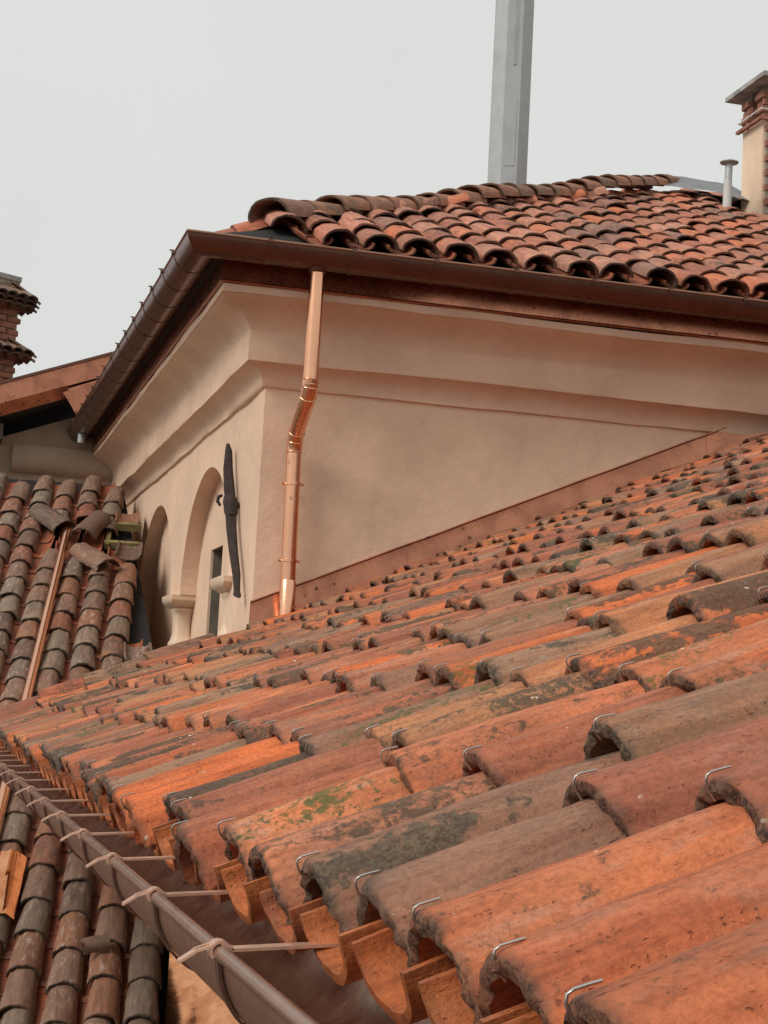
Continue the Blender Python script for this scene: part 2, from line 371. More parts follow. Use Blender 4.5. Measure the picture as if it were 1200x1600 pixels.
for a in ((WY0, WY0 + .04, WZ0, WZ1), (WY1 - .04, WY1, WZ0, WZ1), (WY0 + .04, WY1 - .04, WZ1 - .04, WZ1)): fr.box(xi + .405, xi + .4195, *a)
fr.obj('frame', M['timber'], wo, 0)
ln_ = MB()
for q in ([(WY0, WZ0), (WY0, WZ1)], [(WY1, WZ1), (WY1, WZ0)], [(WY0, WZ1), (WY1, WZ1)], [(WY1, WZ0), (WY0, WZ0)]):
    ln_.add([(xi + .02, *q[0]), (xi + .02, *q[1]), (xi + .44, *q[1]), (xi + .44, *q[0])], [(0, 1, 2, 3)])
ln_.obj('lining', M['opening_shade'], wo, 0)  # jamb faces coloured dark too, in place of shade inside the opening
def column(yc):
    sh = MB(); rings = []; xm = XC + .07
    for z, r in [(-.5, .1), (.40, .1), (.45, .115), (.49, .11), (.52, .09), (.56, .08), (.64, .077), (.70, .082), (.735, .092), (.75, .104), (.765, .104), (.775, .09)]:
        rings.append([(xm + r * .85 * math.copysign(abs(math.cos(k * math.pi / 12)) ** .45, math.cos(k * math.pi / 12)), yc - .02 + r * 1.4 * math.copysign(abs(math.sin(k * math.pi / 12)) ** .45, math.sin(k * math.pi / 12)), z) for k in range(24)])
    sh.loft(rings); c = sh.obj('column', M['plaster_pale'], house, 45)
    cp = MB(); rings = []
    for z, dx, dy in [(.77, .095, .15), (.785, .105, .17), (.795, .128, .21), (.83, .14, .255), (.868, .143, .26), (.872, .13, .24)]:
        x0 = xm - dx
        rings.append([(x0 + .012, yc - dy, z), (x0, yc - dy + .03, z), (x0, yc + dy - .03, z), (x0 + .012, yc + dy, z), (XC + REC + .01, yc + dy, z), (XC + REC + .01, yc - dy, z)])
    cp.loft(rings); cp.obj('capital', M['plaster_pale'], c, 40)
column(14.07); column(11.66); column(16.84)

def sweep_corner(prof, yend, xend, jz=.0, jp=.0, sub=.18, closed=False):
    """profile (out, z) swept along the court wall, mitred at the corner and on along the street wall"""
    nl = int((yend - W) / sub); nr = int((min(xend, 8.5) - XC) / sub)
    st = [(0, yend - (yend - W) * i / nl) for i in range(nl)] + [(1, 0)] + [(2, XC + (xend - XC) * (i + 1) / nr) for i in range(nr)]
    rings = []
    for kind, s in st:
        u = {0: -(s - W), 1: 0, 2: s - XC}[kind]
        r = []
        for k, (p, z) in enumerate(prof):
            pp = p + jp * (nz(u * 1.3, k * .35, 2) + .5 * nz(u * 3.3, k * .6, 7)); zz = z + jz * (nz(u * 1.1, z * 4, 4) + .6 * nz(u * 2.7, z * 6, 8))
            r.append((XC - pp, s, zz) if kind == 0 else (XC - pp, W - pp, zz) if kind == 1 else (s, W - pp, zz))
        rings.append(r)
    return MB().loft(rings, closed=closed, caps=closed)
prof = [(-.03, 2.018), (.006, 2.022), (.020, 2.026), (.024, 2.034), (.028, 2.06), (.040, 2.095), (.064, 2.125), (.098, 2.148), (.132, 2.160), (.147, 2.163), (.149, 2.172), (.149, 2.26), (.149, 2.345), (.151, 2.358),
        (.157, 2.372), (.174, 2.408), (.212, 2.447), (.262, 2.48), (.318, 2.508), (.352, 2.522), (.358, 2.527), (.371, 2.529), (.373, 2.54), (.371, 2.577), (.2, 2.579), (-.03, 2.579)]
sweep_corner(prof, YX + .3, XR, .013, .009, .14).obj('cornice', M['plaster'], house, 38)
# copper facing over the cornice with its folded lower edge
sweep_corner([(.30, 2.585), (.392, 2.583), (.397, 2.588), (.386, 2.597), (.384, 2.60), (.381, 2.74), (.30, 2.76)], YX, XR, .002, .001, .3).obj('copper_fascia', M['copper_worn'], house, 30)
sweep_corner([(.30, 2.74), (.46, 2.76), (.50, 2.80), (.50, 2.83), (.30, 2.80)], YX, XR, 0, 0, .6).obj('eaves_board', M['timber'], house, 30)

# ---- hip roof of the tall house
B = math.atan(.45); CB, SB = math.cos(B), math.sin(B)
PE = .57; ZEU = 2.94; HU = .097
def zc_up(y): return ZEU + .45 * (y - (W - PE))          # crown plane, street slope
YR = 15.75; XHIP = XC + (YR - W)
def deckz(d): return ZEU - .135 + .45 * d
deck = MB(); e = -.44; dR = YR - W
P_ = lambda x, y, d: (x, y, deckz(d + PE))
deck.add([P_(XC + e, W + e, e), P_(XR + .5, W + e, e), P_(XR + .5, YR, dR), P_(XHIP, YR, dR)], [(0, 1, 2, 3)])
deck.add([P_(XC + e, W + e, e), P_(XHIP, YR, dR), P_(XC + e, 2 * YR - W - e, e)], [(0, 1, 2)])
deck.add([P_(XHIP, YR, dR), P_(XR + .5, YR, dR), P_(XR + .5, 2 * YR - W - e, e), P_(XC + e, 2 * YR - W - e, e)], [(0, 1, 2, 3)])
FU = frame((0, W - PE + SB * HU, ZEU - CB * HU), (0, CB, SB), (-1, 0, 0))
roof_up = deck.obj('roof', M['membrane'], house, 0)
cov_up = tile_set('cover_tile', 7, M['tile_up'], L=.46, w0=.121, w1=.1, h0=.097, h1=.078, th=.017, nt=12, nx=4, chip=.012, disp=.004)
ch_data = [tile_data(L=.46, w0=.092, w1=.108, h0=.06, h1=.07, th=.014, nt=8, nx=1, seed=k, chip=.004, disp=.001, inv=True) for k in range(3)]
SU, EU = .2655, .337
MI = roof_up.matrix_world.inverted()
chs = []; cnt = 0; far_cov = []
for c in range(-1, 32):
    X = 2.31 + SU * c
    for k in range(19):
        x = k * EU; yw = W - PE + CB * x
        hipx = XC + (yw - W)
        if X < hipx + .18 or yw > YR - .1: continue
        m = FU @ jit(x + random.uniform(-.03, .03), -X, .012, .034, 1.5 if random.random() > .1 else 3.5) @ Matrix.Scale(random.uniform(.92, 1.05), 4, (0, 1, 0))
        if c >= 0 or k > 0:
            if 7.35 < X < 8.7 and 14.45 < yw + .2 < 15.2: continue        # chimney stands here
            if X < 7.9: o = link('cover_tile', random.choice(cov_up), roof_up, m); cnt += 1
            else: far_cov.append(m)
        chs.append(FU @ jit(x - .03, -(X + SU / 2), .042, .02, .5))
up_low = [tile_data(L=.46, w0=.121, w1=.1, h0=.097, h1=.078, th=.017, nt=8, nx=2, seed=k, disp=.003) for k in range(4)]
joined('cover_tiles', far_cov, up_low, M['tile_up'], roof_up)
# channel tiles: the eave row singly, the rest joined
ch_me = tile_set('channel_tile', 3, M['channel_old'], L=.46, w0=.092, w1=.108, h0=.06, h1=.07, th=.014, nt=10, nx=2, chip=.004, disp=.001, inv=True)
rest = []
for m in chs:
    p = m.to_translation()
    if p.y < W - PE + .05 and p.x < 5.8: link('channel_tile', random.choice(ch_me), roof_up, m)
    else: rest.append(m)
joined('channel_tiles', rest, ch_data, M['channel_old'], roof_up)
# court slope of the hip roof (seen only as a sliver): joined rows
FL = frame((XC - PE + SB * HU, 0, ZEU - CB * HU), (CB, 0, SB), (0, 1, 0))
rows = []; lch = []
for c in range(-1, 30):
    Y = W + .42 + SU * c
    for k in range(16):
        x = k * EU; xw = XC - PE + CB * x
        if Y < W + (xw - XC) + .2 or xw > XHIP - .1 or Y > 2 * YR - W - (xw - XC) - .2: continue
        rows.append(FL @ jit(x, Y, .012, .034)); lch.append(FL @ jit(x - .03, Y + SU / 2, .042, .02, .5))
joined('cover_tiles', rows, up_low, M['tile_up'], roof_up); joined('channel_tiles', lch, ch_data, M['channel_old'], roof_up)
# hip tiles
hip_me = tile_set('hip_tile', 6, M['tile_hip'], L=.46, w0=.145, w1=.118, h0=.112, h1=.088, th=.018, nt=14, nx=5, chip=.01, disp=.004)
hip_end = tile_set('hip_tile', 1, M['tile_up'], L=.55, w0=.165, w1=.13, h0=.14, h1=.11, th=.02, nt=18, nx=8, chip=.01, disp=.003)[0]
hd = Vector((1, 1, .476)).normalized(); hy = Vector((-1, 1, 0)).normalized()
for i in range(21):
    t = -.03 + .237 * i
    zcr = 3.235 + .476 * t + (.022 * math.sin(i * .9) if i > 1 else 0)
    m = frame((XC + t, W + t, zcr - .112), hd, hy) @ jit(0, 0, 0, .05, .9)
    if i == 0: m = frame((XC - .06, W - .06, 3.105), Vector((1, 1, .36)), hy)
    o = link('hip_tile', hip_me[i % 6] if i else hip_end, house); o.matrix_parent_inverse = house.matrix_world.inverted(); o.matrix_basis = m
# membrane draped under the first hip tile
mb = MB(); rr = []
for i in range(9):
    s = i / 8; t = -.22 + .62 * s
    rr.append([(XC + t - u * .30 + .03 * nz(u * 5, s * 5), W + t + u * .30, 3.03 + .45 * t - .12 * abs(u) ** 1.1 + .035 * nz(u * 6, s * 6, 2)) for u in [(-1 + .2 * k) for k in range(11)]])
mb.loft(rr, closed=False, caps=False).obj('roof_membrane', M['membrane'], house, 60)
# lead sheet at the head of the hip
ld = MB(); rr = []
for i in range(13):
    s = i / 12; x = 6.62 + 1.0 * s
    rr.append([(x, 15.62 - .5 * u - .25 * s, 5.50 + .05 * math.sin(s * 2.6) - .10 * s - u * .23 * (1 + .25 * s) + .022 * nz(s * 5, u * 3, 4)) for u in (-.3, 0, .12, .3, .5, .7, .85, 1)])
ld.loft(rr, closed=False, caps=False).obj('lead_flashing', M['lead'], house, 50)

# ================================================================== GUTTER OF THE TALL HOUSE
gut = thing('eaves_gutter', 'dark brown half round copper gutter mitred round the eaves of the tall house', 'gutter', (XC - .535, W - .535, 2.69))
def half_prof(pc, zc, r, th, n=18, a0=0, a1=math.pi):
    o = [(pc + r * math.cos(a0 + (a1 - a0) * k / n), zc - r * math.sin(a0 + (a1 - a0) * k / n)) for k in range(n + 1)]
    i = [(pc + (r - th) * math.cos(a0 + (a1 - a0) * k / n), zc - (r - th) * math.sin(a0 + (a1 - a0) * k / n)) for k in range(n, -1, -1)]
    return o + i
sweep_corner(half_prof(.535, 2.80, .115, .003), YX - .02, XR, .0015, 0, .3, True).obj('trough', M['copper_brown'], gut, 40)
sweep_corner([(.65 + .009 * math.cos(k * math.pi / 4), 2.802 + .009 * math.sin(k * math.pi / 4)) for k in range(8)], YX - .02, XR, .0015, 0, .3, True).obj('rim_bead', M['copper_gutter'], gut, 50)  # lighter copper than the trough: rim highlight put into the bead's colour
def bracket_mesh():
    b = MB(); pr = half_prof(0, 0, .119, .0045, 16, -.06, math.pi)
    b.loft([[(p, -.014, z) for p, z in pr], [(p, .014, z) for p, z in pr]])
    b.box(.105, .128, -.013, .013, .012, .016); b.box(.124, .131, -.013, .013, -.012, .018)
    b.add(*boxdata(.10, .145, -.008, .008, .018, .023))
    return b.mesh('bracket', M['copper_brown'], 40)
bm_ = bracket_mesh()
for i in range(15):
    o = link('bracket', bm_, gut); o.matrix_basis = Matrix.Translation((XC - .535, 10.55 + .505 * i, 2.80)) @ Matrix.Rotation(math.pi, 4, 'Z')
for i in range(17):
    o = link('bracket', bm_, gut); o.matrix_basis = Matrix.Translation((1.86 + .525 * i, W - .535, 2.80)) @ Matrix.Rotation(-math.pi / 2, 4, 'Z')
st = MB(); st.tube([(XC - .55, 17.7, 2.71), (XC - .55, 17.7, 2.60)], .04, 12); st.obj('outlet_stub', M['zinc'], gut)

# ================================================================== DOWNPIPE
PX = 2.195
dp = thing('copper_downpipe', 'shiny round copper downpipe with an elbow offset beside the corner of the beige wall', 'downpipe', (PX, W - .12, .5))
R_ = .047; yo, yi = W - .53, W - .115
p1 = MB(); p1.tube([(PX - .01, yo, 2.72), (PX - .012, yo, 2.30), (PX - .014, yo, 1.965)], R_, 24); p1.obj('upper_pipe', M['copper'], dp, 50)
def arc(p0, p1_, p2, n=7): return [Vector(p0) * (1 - t) ** 2 + 2 * Vector(p1_) * t * (1 - t) + Vector(p2) * t * t for t in [i / n for i in range(n + 1)]]
e1 = arc((PX - .014, yo, 2.00), (PX - .014, yo, 1.92), (PX - .012, yo + .085, 1.868)); e2 = arc((PX - .004, yi - .085, 1.742), (PX - .002, yi, 1.69), (PX - .002, yi, 1.61))
pe = MB(); pe.tube(e1 + e2, R_ + .0025, 24); el = pe.obj('elbow', M['copper'], dp, 50)
for q, d in ((e1[0], e1[1] - e1[0]), (e1[2], e1[3] - e1[2]), (e1[5], e1[6] - e1[5]), (e2[1], e2[2] - e2[1]), (e2[4], e2[5] - e2[4]), (e2[7], e2[7] - e2[6])):
    d = d.normalized(); rb = MB(); rb.tube([q - d * .006, q - d * .002, q + d * .002, q + d * .006], [R_ + .003, R_ + .0065, R_ + .0065, R_ + .003], 24); rb.obj('seam_ring', M['copper'], el, 50)
p2 = MB(); p2.tube([(PX - .002, yi, 1.66), (PX + .004, yi, 1.1), (PX + .01, yi, .66)], R_, 24); p2.obj('lower_pipe', M['copper'], dp, 50)
p3 = MB(); p3.tube([(PX + .009, yi, .80), (PX + .009, yi, .795), (PX + .012, yi, .44)], [R_ + .001, R_ + .004, R_ + .004], 24); p3.obj('foot_sleeve', M['copper'], dp, 50)
p4 = MB(); p4.tube([(PX - .01, yo, 2.72), (PX - .01, yo, 2.672), (PX - .01, yo, 2.664)], [R_ + .014, R_ + .008, R_ + .001], 24); p4.obj('outlet_collar', M['copper_brown'], dp, 50)
for z in (1.405, .92):
    b = MB(); xx = PX + .003 + (1.4 - z) * .008
    b.tube([(xx, yi, z - .011), (xx, yi, z - .009), (xx, yi, z + .009), (xx, yi, z + .011)], [R_ + .002, R_ + .008, R_ + .008, R_ + .002], 24)
    for s in (-1, 1): b.tube([(xx + s * .045, yi, z), (xx + s * .07, yi, z)], .0085, 8)
    b.tube([(xx, yi + .03, z), (xx, W + .03, z)], .007, 8)
    b.obj('pipe_clip', M['copper'], dp, 45)

# ================================================================== IRON WALL ANCHOR
an = thing('wall_anchor', 'dark rusty wrought iron tie bar slanting across the beige arched wall', 'wall anchor', (XC - .05, 11.2, 1.34))
pts = [(11.56, 1.785, .010, .014), (11.53, 1.73, .024, .018), (11.47, 1.60, .032, .02), (11.40, 1.48, .036, .022), (11.31, 1.33, .038, .022), (11.20, 1.17, .034, .02), (11.06, 1.0, .03, .018), (10.93, .84, .026, .017), (10.85, .735, .02, .015), (10.82, .70, .026, .016), (10.80, .685, .01, .012)]
rings = []
for i, (y, z, hx, hy_) in enumerate(pts):
    x = XC - .062 + .004 * math.sin(i * 2.); q = .006 * nz(i * 1.7, 3)
    rings.append([(x - hx, y - hy_ * .5 + q, z), (x - hx * .5, y - hy_, z), (x + hx * .5, y - hy_ + q, z), (x + hx, y - hy_ * .4, z), (x + hx, y + hy_ * .6, z), (x + hx * .4, y + hy_, z), (x - hx * .5, y + hy_ + q, z), (x - hx, y + hy_ * .5, z)])
MB().loft(rings).obj('bar', M['iron'], an, 30)
cb = MB(); rings = []
for s, k in ((-.09, .8), (-.075, 1), (-.01, 1.05), (.0, 1.12), (.03, 1.1), (.06, .98), (.075, .8)):
    y, z = 11.31 + .5 * s, 1.335 + .85 * s
    rings.append([(XC - .062 + .046 * k * math.cos(a), y + .03 * k * math.sin(a) - .01, z + .01 * math.sin(3 * a)) for a in [math.pi / 5 * q for q in range(10)]])
cb.loft(rings).obj('collar', M['iron'], an, 40)
hk = MB(); hk.tube([(XC - .115, 11.35, 1.40), (XC - .14, 11.34, 1.385), (XC - .146, 11.33, 1.355), (XC - .125, 11.33, 1.325)], [.010, .013, .013, .009], 8); hk.obj('hook', M['iron'], an, 50)
rd = MB(); rd.tube([(XC - .06, 11.31, 1.335), (XC + .05, 11.33, 1.335)], .022, 8); rd.obj('tie_rod', M['iron'], an)

# ================================================================== FOREGROUND WING
wing = thing('tiled_wing', 'low wing with a broad near roof of overlapping orange and brown clay tiles', 'building', (XE, 0, GROUND))
FW = MB(); FW.box(2.03, 9, -6, W - .01, GROUND, .3); FW.obj('wall', M['plaster'], wing, 0)
NB = Vector((-SA, 0, CA)); H0 = .096
org = Vector((XE - .012, 0, ZE)) - NB * (H0 + .02)
FR = frame(org, (CA, 0, SA), (0, 1, 0))
dk = MB(); mtx = FR
dk.box(.09, 9.2, -6, W - .012, -.075, -.05, m=FR); dk.box(.09, 1.6, W - .012, W + .42, -.075, -.05, m=FR)
roof_n = dk.obj('roof', M['timber'], wing, 0)
for i in range(30):
    y = -2.2 + .45 * i
    if y < W + .3:
        rf = MB(); rf.box(.16, 2.2, y, y + .08, -.19, -.0755, m=FR); rf.obj('rafter', M['timber'], roof_n, 0)
E1 = .3335
cov_n = tile_set('cover_tile', 14, M['tile_near'], L=.46, w0=.1, w1=.079, h0=H0, h1=.084, th=.021, nt=36, nx=40, chip=.0035, disp=.0015, edge=.007, ex=1.16)
low_n = [tile_data(L=.46, w0=.1, w1=.079, h0=H0, h1=.084, th=.018, nt=8, nx=3, seed=k * 2.3, disp=.002, ex=1.16) for k in range(6)]
cand = []; chan = []; hooks = []
NCOL = 43
for i in range(-4, NCOL + 1):
    Y = {-1: .83, 0: 1.045, 1: 1.245, 2: 1.462, 3: 1.70, 4: 1.93}.get(i, Y0 + SP * i + random.uniform(-.008, .008))
    if i == NCOL: Y -= .02
    xmax = .53 * max(Y, .6) + 1.0
    coloff = random.uniform(-.05, .05)
    for k in range(32):
        x = k * E1; xw = XE + CA * x
        if xw > xmax or (Y > W - .10 and xw > XC - .42): break
        verge = .055 if i == NCOL else 0
        off = 0 if k == 0 else coloff + random.uniform(-.035, .035)
        lf_ = 0 if k == 0 else .022 * random.random() ** 1.6
        m = FR @ jit(x + off + (random.uniform(-.012, .018) if k == 0 else 0), Y, .013 + verge + lf_, .040 + lf_ / .40, 1.25)
        c = m @ Vector((.15, 0, .08)); px, py, d = pix(c)
        cand.append((d if (-150 < px < (1330 if d > 3.5 else 1650) and -150 < py < 1800) else 100 + d, m, Y, k))
        ynx = {-1: 1.045, 0: 1.245, 1: 1.462, 2: 1.70, 3: 1.93}.get(i, Y + SP)
        chan.append((FR @ jit(x - .012, (Y + ynx) / 2, .062, .045, .2), Y, k, xw))
cand.sort(key=lambda q: q[0])
hook_me = MB()
hook_me.tube([(.020, 0, .0965), (.010, 0, .0975), (.0, .0, .0982), (-.005, 0, .0970), (-.0075, .001, .092), (-.007, .003, .082), (-.003, .004, .071)], .0015, 6)
hook_me = hook_me.mesh('wire_hook', M['wire'], 60)
for d, m, Y, k in cand[:298]:
    link('cover_tile', random.choice(cov_n), roof_n, m)
joined('cover_tiles', [m for d, m, Y, k in cand[298:]], low_n, M['tile_near'], roof_n)
nh = 0
for d, m, Y, k in cand[:298]:
    if d < 6.5 and random.random() < (.97 if k < 3 else .75):
        link('wire_hook', hook_me, roof_n, m @ Matrix.Translation((random.uniform(-.003, .006), random.uniform(-.012, .02), random.uniform(.0, .003)))); nh += 1
ch_n = tile_set('channel_tile', 4, M['channel'], L=.46, w0=.095, w1=.099, h0=.066, h1=.068, th=.014, nt=20, nx=4, chip=.002, disp=.0008, inv=True, ex=.74, edge=.001)
lowc = [tile_data(L=.46, w0=.095, w1=.099, h0=.066, h1=.068, th=.014, nt=8, nx=1, seed=k, chip=.002, disp=.0008, inv=True, ex=.74) for k in range(3)]
rest = []
for m, Y, k, xw in chan:
    if k == 0: link('channel_tile', random.choice(ch_n), roof_n, m)
    else: rest.append(m)
joined('channel_tiles', rest, lowc, M['channel'], roof_n)

# ---- copper flashing between that roof and the street wall of the tall house
fl = thing('wall_flashing', 'worn copper flashing strip climbing along the foot of the beige wall', 'flashing', (XC, W, .5))
ZF = .6645
def zfl(x): return ZF + TA * (x - XC)
for x0, x1 in ((XC - .012, 3.0), (3.0, 3.9), (3.9, 5.07), (5.07, 6.9)):
    b = MB(); n = 10; rr = []; lift = .004 if x0 in (3.0, 5.07) else 0
    for i in range(n + 1):
        x = x0 + (x1 + (.03 if x1 < 6 else 0) - x0) * i / n; z = zfl(x) + .006 * nz(x * 3, 1); y = W - .014 - lift + .003 * nz(x * 5, 2)
        rr.append([(x, W + .004, z + .002), (x, y - .012, z), (x, y - .014, z - .006), (x, y, z - .016), (x, y - .002, z - .10), (x, y - .03, z - .20), (x, y - .10, z - .225), (x, W + .004, z - .23)])
    b.loft(rr).obj('flashing_panel', M['copper_worn'], fl, 30)

# ================================================================== FOREGROUND GUTTER
XG, ZG, RG = .345, -.268, .10
gf = thing('near_gutter', 'wide tarnished copper half round gutter with cross straps below the near tiles', 'gutter', (XG + RG, 0, ZG - RG))
gy = [-.6 + .6 * i for i in range(20)] + [W + .35]
pr = [(XG + RG - p, z) for p, z in half_prof(0, ZG, RG, .0025, 24)]
b = MB().loft([[(x, y, z + .0015 * nz(y, 3)) for x, z in pr] for y in gy]); b.obj('trough', M['copper_gutter'], gf, 40)
b = MB(); b.tube([(XG - .002, y, ZG + .003 + .0015 * nz(y, 3)) for y in gy], .0085, 14); b.obj('rim_bead', M['copper_gutter'], gf, 60)
sg = .5147
def strap():
    s = MB(); y = .012
    s.loft([[(-.002, -y, .0135), (.012, -y, .009), (.012, -y, .0055), (-.002, -y, .0105)], [(-.002, y, .0135), (.012, y, .009), (.012, y, .0055), (-.002, y, .0105)]])
    s.add([(.010, -y, .004), (.26, -y, .020), (.26, -y, .0235), (.010, -y, .0075), (.010, y, .004), (.26, y, .020), (.26, y, .0235), (.010, y, .0075)], [(0, 1, 2, 3), (7, 6, 5, 4), (0, 4, 5, 1), (1, 5, 6, 2), (2, 6, 7, 3), (3, 7, 4, 0)])
    return s.mesh('strap', M['copper_strap'], 30)
def hanger():
    s = MB(); pr_ = [(RG - p, z) for p, z in half_prof(0, 0, RG + .005, .004, 18, .05, math.pi * .97)]
    s.loft([[(x, -.012, z) for x, z in pr_], [(x, .012, z) for x, z in pr_]])
    return s.mesh('hanger', M['copper_brown'], 40)
def clip():
    s = MB(); r = .0120; n = 10
    o = [(-.002 + r * math.cos(a), .004 + r * math.sin(a)) for a in [math.radians(-30 + 250 * k / n) for k in range(n + 1)]]
    i = [(-.002 + (r - .003) * math.cos(a), .004 + (r - .003) * math.sin(a)) for a in [math.radians(-30 + 250 * k / n) for k in range(n, -1, -1)]]
    s.loft([[(x, -.012, z) for x, z in o + i], [(x, .012, z) for x, z in o + i]])
    # bent tongue with an open eye
    for sgn in (-1, 1): s.loft([[(-.012, sgn * .010 - .003, .008), (-.012, sgn * .010 + .003, .008), (-.012, sgn * .010 + .003, .011), (-.012, sgn * .010 - .003, .011)], [(-.030, sgn * .006 - .003, .002), (-.030, sgn * .006 + .003, .002), (-.030, sgn * .006 + .003, .005), (-.030, sgn * .006 - .003, .005)]])
    s.loft([[(-.028, -.009, .0015), (-.028, .009, .0015), (-.028, .009, .005), (-.028, -.009, .005)], [(-.046, -.008, -.010), (-.046, .008, -.010), (-.046, .008, -.0065), (-.046, -.008, -.0065)]])
    return s.mesh('rim_clip', M['copper_strap'], 35)
ms, mh, mc = strap(), hanger(), clip()
for i in range(-2, 17):
    y = 1.886 + sg * i; T = Matrix.Translation((XG, y, ZG))
    for nm_, me_ in (('strap', ms), ('hanger', mh), ('rim_clip', mc)):
        o = link(nm_, me_, gf); o.matrix_basis = T @ Matrix.Rotation(random.uniform(-.02, .02), 4, 'Z')

# ================================================================== LOWER ROOF IN THE COURT
PHI, PIT = .1521, .4929
low = thing('court_outbuilding', 'lower building in the court with a weathered grey brown tile roof', 'building', (.5, 12, GROUND))
dL = Vector((math.sin(PHI) * math.cos(PIT), math.cos(PHI) * math.cos(PIT), math.sin(PIT))); cL = Vector((math.cos(PHI), -math.sin(PHI), 0))
nL = cL.cross(dL); HL = .088
FLo = frame(Vector((-.4648, 10, -1.7629)) - nL * HL, dL, -cL)       # local x up the slope (t), local y = -j * SP
lw = MB(); v = [FLo @ Vector(q) for q in ((-2.6, .9, -.08), (8.45, .9, -.08), (8.45, -1.05, -.08), (-2.6, -2.45, -.08))]
v += [Vector((p.x, p.y, GROUND)) for p in v]
lw.add(v, [(0, 1, 5, 4), (1, 2, 6, 5), (2, 3, 7, 6), (3, 0, 4, 7)]).obj('wall', M['plaster_dull'], low, 0)
dl = MB(); v = [FLo @ Vector((a, b_, c)) for c in (-.05, -.085) for a, b_ in ((-2.8, .95), (8.5, .95), (8.5, -1.2), (-2.8, -2.7))]
dl.add(v, [(0, 1, 2, 3), (7, 6, 5, 4), (0, 4, 5, 1), (1, 5, 6, 2), (2, 6, 7, 3), (3, 7, 4, 0)])
roof_l = dl.obj('roof', M['membrane'], low, 0)
cov_l = tile_set('cover_tile', 8, M['tile_low'], L=.46, w0=.103, w1=.08, h0=HL, h1=.072, th=.016, nt=14, nx=6, chip=.012, disp=.005)
ch_l = tile_set('channel_tile', 3, M['channel_old'], L=.46, w0=.086, w1=.098, h0=.05, h1=.056, th=.013, nt=10, nx=2, chip=.004, disp=.002, inv=True)
chl_d = [tile_data(L=.46, w0=.086, w1=.098, h0=.05, h1=.056, th=.013, nt=8, nx=1, seed=k, chip=.004, disp=.002, inv=True) for k in range(3)]
EL = .346; o_ph = {1: 7.671, 2: 7.5702, 3: 6.7622, 4: 6.5913, 5: 6.0007, 6: 5.8629, 7: 1.1012, 8: .7364}
nch = 0; rest = []; restc = []
for j in range(-3, 9):
    ph = o_ph.get(j, random.random()) % EL
    for k in range(-8, 26):
        t = ph + EL * k
        if t < -2.5 or t > 8.0: continue
        wp = FLo @ Vector((t, -j * SP, 0)); top = FLo @ Vector((t + .46, -j * SP, 0))
        okc = top.x < XC - .23 and top.y < YX - .02
        if j == 3 and 6.3 < t < 7.0: okc = False
        if j == 4 and t > 6.2 and t < 7.1: okc = False
        if j == 5 and t > 6.25 and t < 6.9: okc = False
        m = FLo @ jit(t, -j * SP, .012, .034, 1.3)
        px, py, d = pix(wp)
        vis = -60 < px < 330 and 740 < py < 1660
        if okc:
            if vis: link('cover_tile', random.choice(cov_l), roof_l, m)
            else: rest.append(m)
        wq = FLo @ Vector((t + .46, -(j + .5) * SP, 0))
        if wq.x < XC - .29 and wq.y < YX and j < 8:
            mc_ = FLo @ jit(t - .05, -(j + .5) * SP, .036, .02, .8)
            if vis and t > 3 and nch < 110: link('channel_tile', random.choice(ch_l), roof_l, mc_); nch += 1
            else: restc.append(mc_)
low_d = [tile_data(L=.46, w0=.103, w1=.08, h0=HL, h1=.072, th=.016, nt=8, nx=2, seed=k, disp=.004) for k in range(4)]
joined('cover_tiles', rest, low_d, M['tile_low'], roof_l); joined('channel_tiles', restc, chl_d, M['channel_old'], roof_l)
def lowp(j, t, h=0): return FLo @ Vector((t, -j * SP, h))
# copper pipe laid down the court roof
cp = thing('copper_roof_pipe', 'long copper pipe lying down the weathered court roof between tile columns', 'pipe', lowp(3.47, 3, .09))
b = MB(); b.tube([lowp(3.43, 7.05, .10), lowp(3.45, 5.2, .10), lowp(3.47, 3.6, .10)], .037, 18); b.obj('pipe_length', M['copper'], cp, 50)
b = MB(); b.tube([lowp(3.47, 3.75, .10), lowp(3.50, 2.2, .10), lowp(3.52, .9, .10)], .040, 18); b.obj('pipe_length', M['copper'], cp, 50)
# copper sheets on the court roof
def sheet(name, j0, j1, t0, t1, h, label, bend=.0, n=12, rise=0):
    rr = []
    for i in range(n + 1):
        t = t0 + (t1 - t0) * i / n
        rr.append([lowp(j0 + (j1 - j0) * k / 8, t, h + rise * (k / 8) ** 1.3 + .014 * nz(k * 1.1, i * .12, j0) + bend * (k / 8 - .5) ** 2) for k in range(9)] + [lowp(j0 + (j1 - j0) * k / 8, t, h - .004 + rise * (k / 8) ** 1.3 + .014 * nz(k * 1.1, i * .12, j0) + bend * (k / 8 - .5) ** 2) for k in range(8, -1, -1)])
    o = MB().loft(rr).obj(name, M['copper_sheet'], None, 40); return tag(o, label, 'sheet metal')
sheet('copper_valley_sheet', 8.55, 10.35, -2.6, 2.2, .06, 'smooth bright copper sheet strip beside the grey tiles below the near gutter', .0, rise=.30)
sheet('copper_patch', 3.62, 4.5, .95, 1.62, .115, 'small bent copper patch over the grey tiles beside the copper roof pipe', -.2, 6)
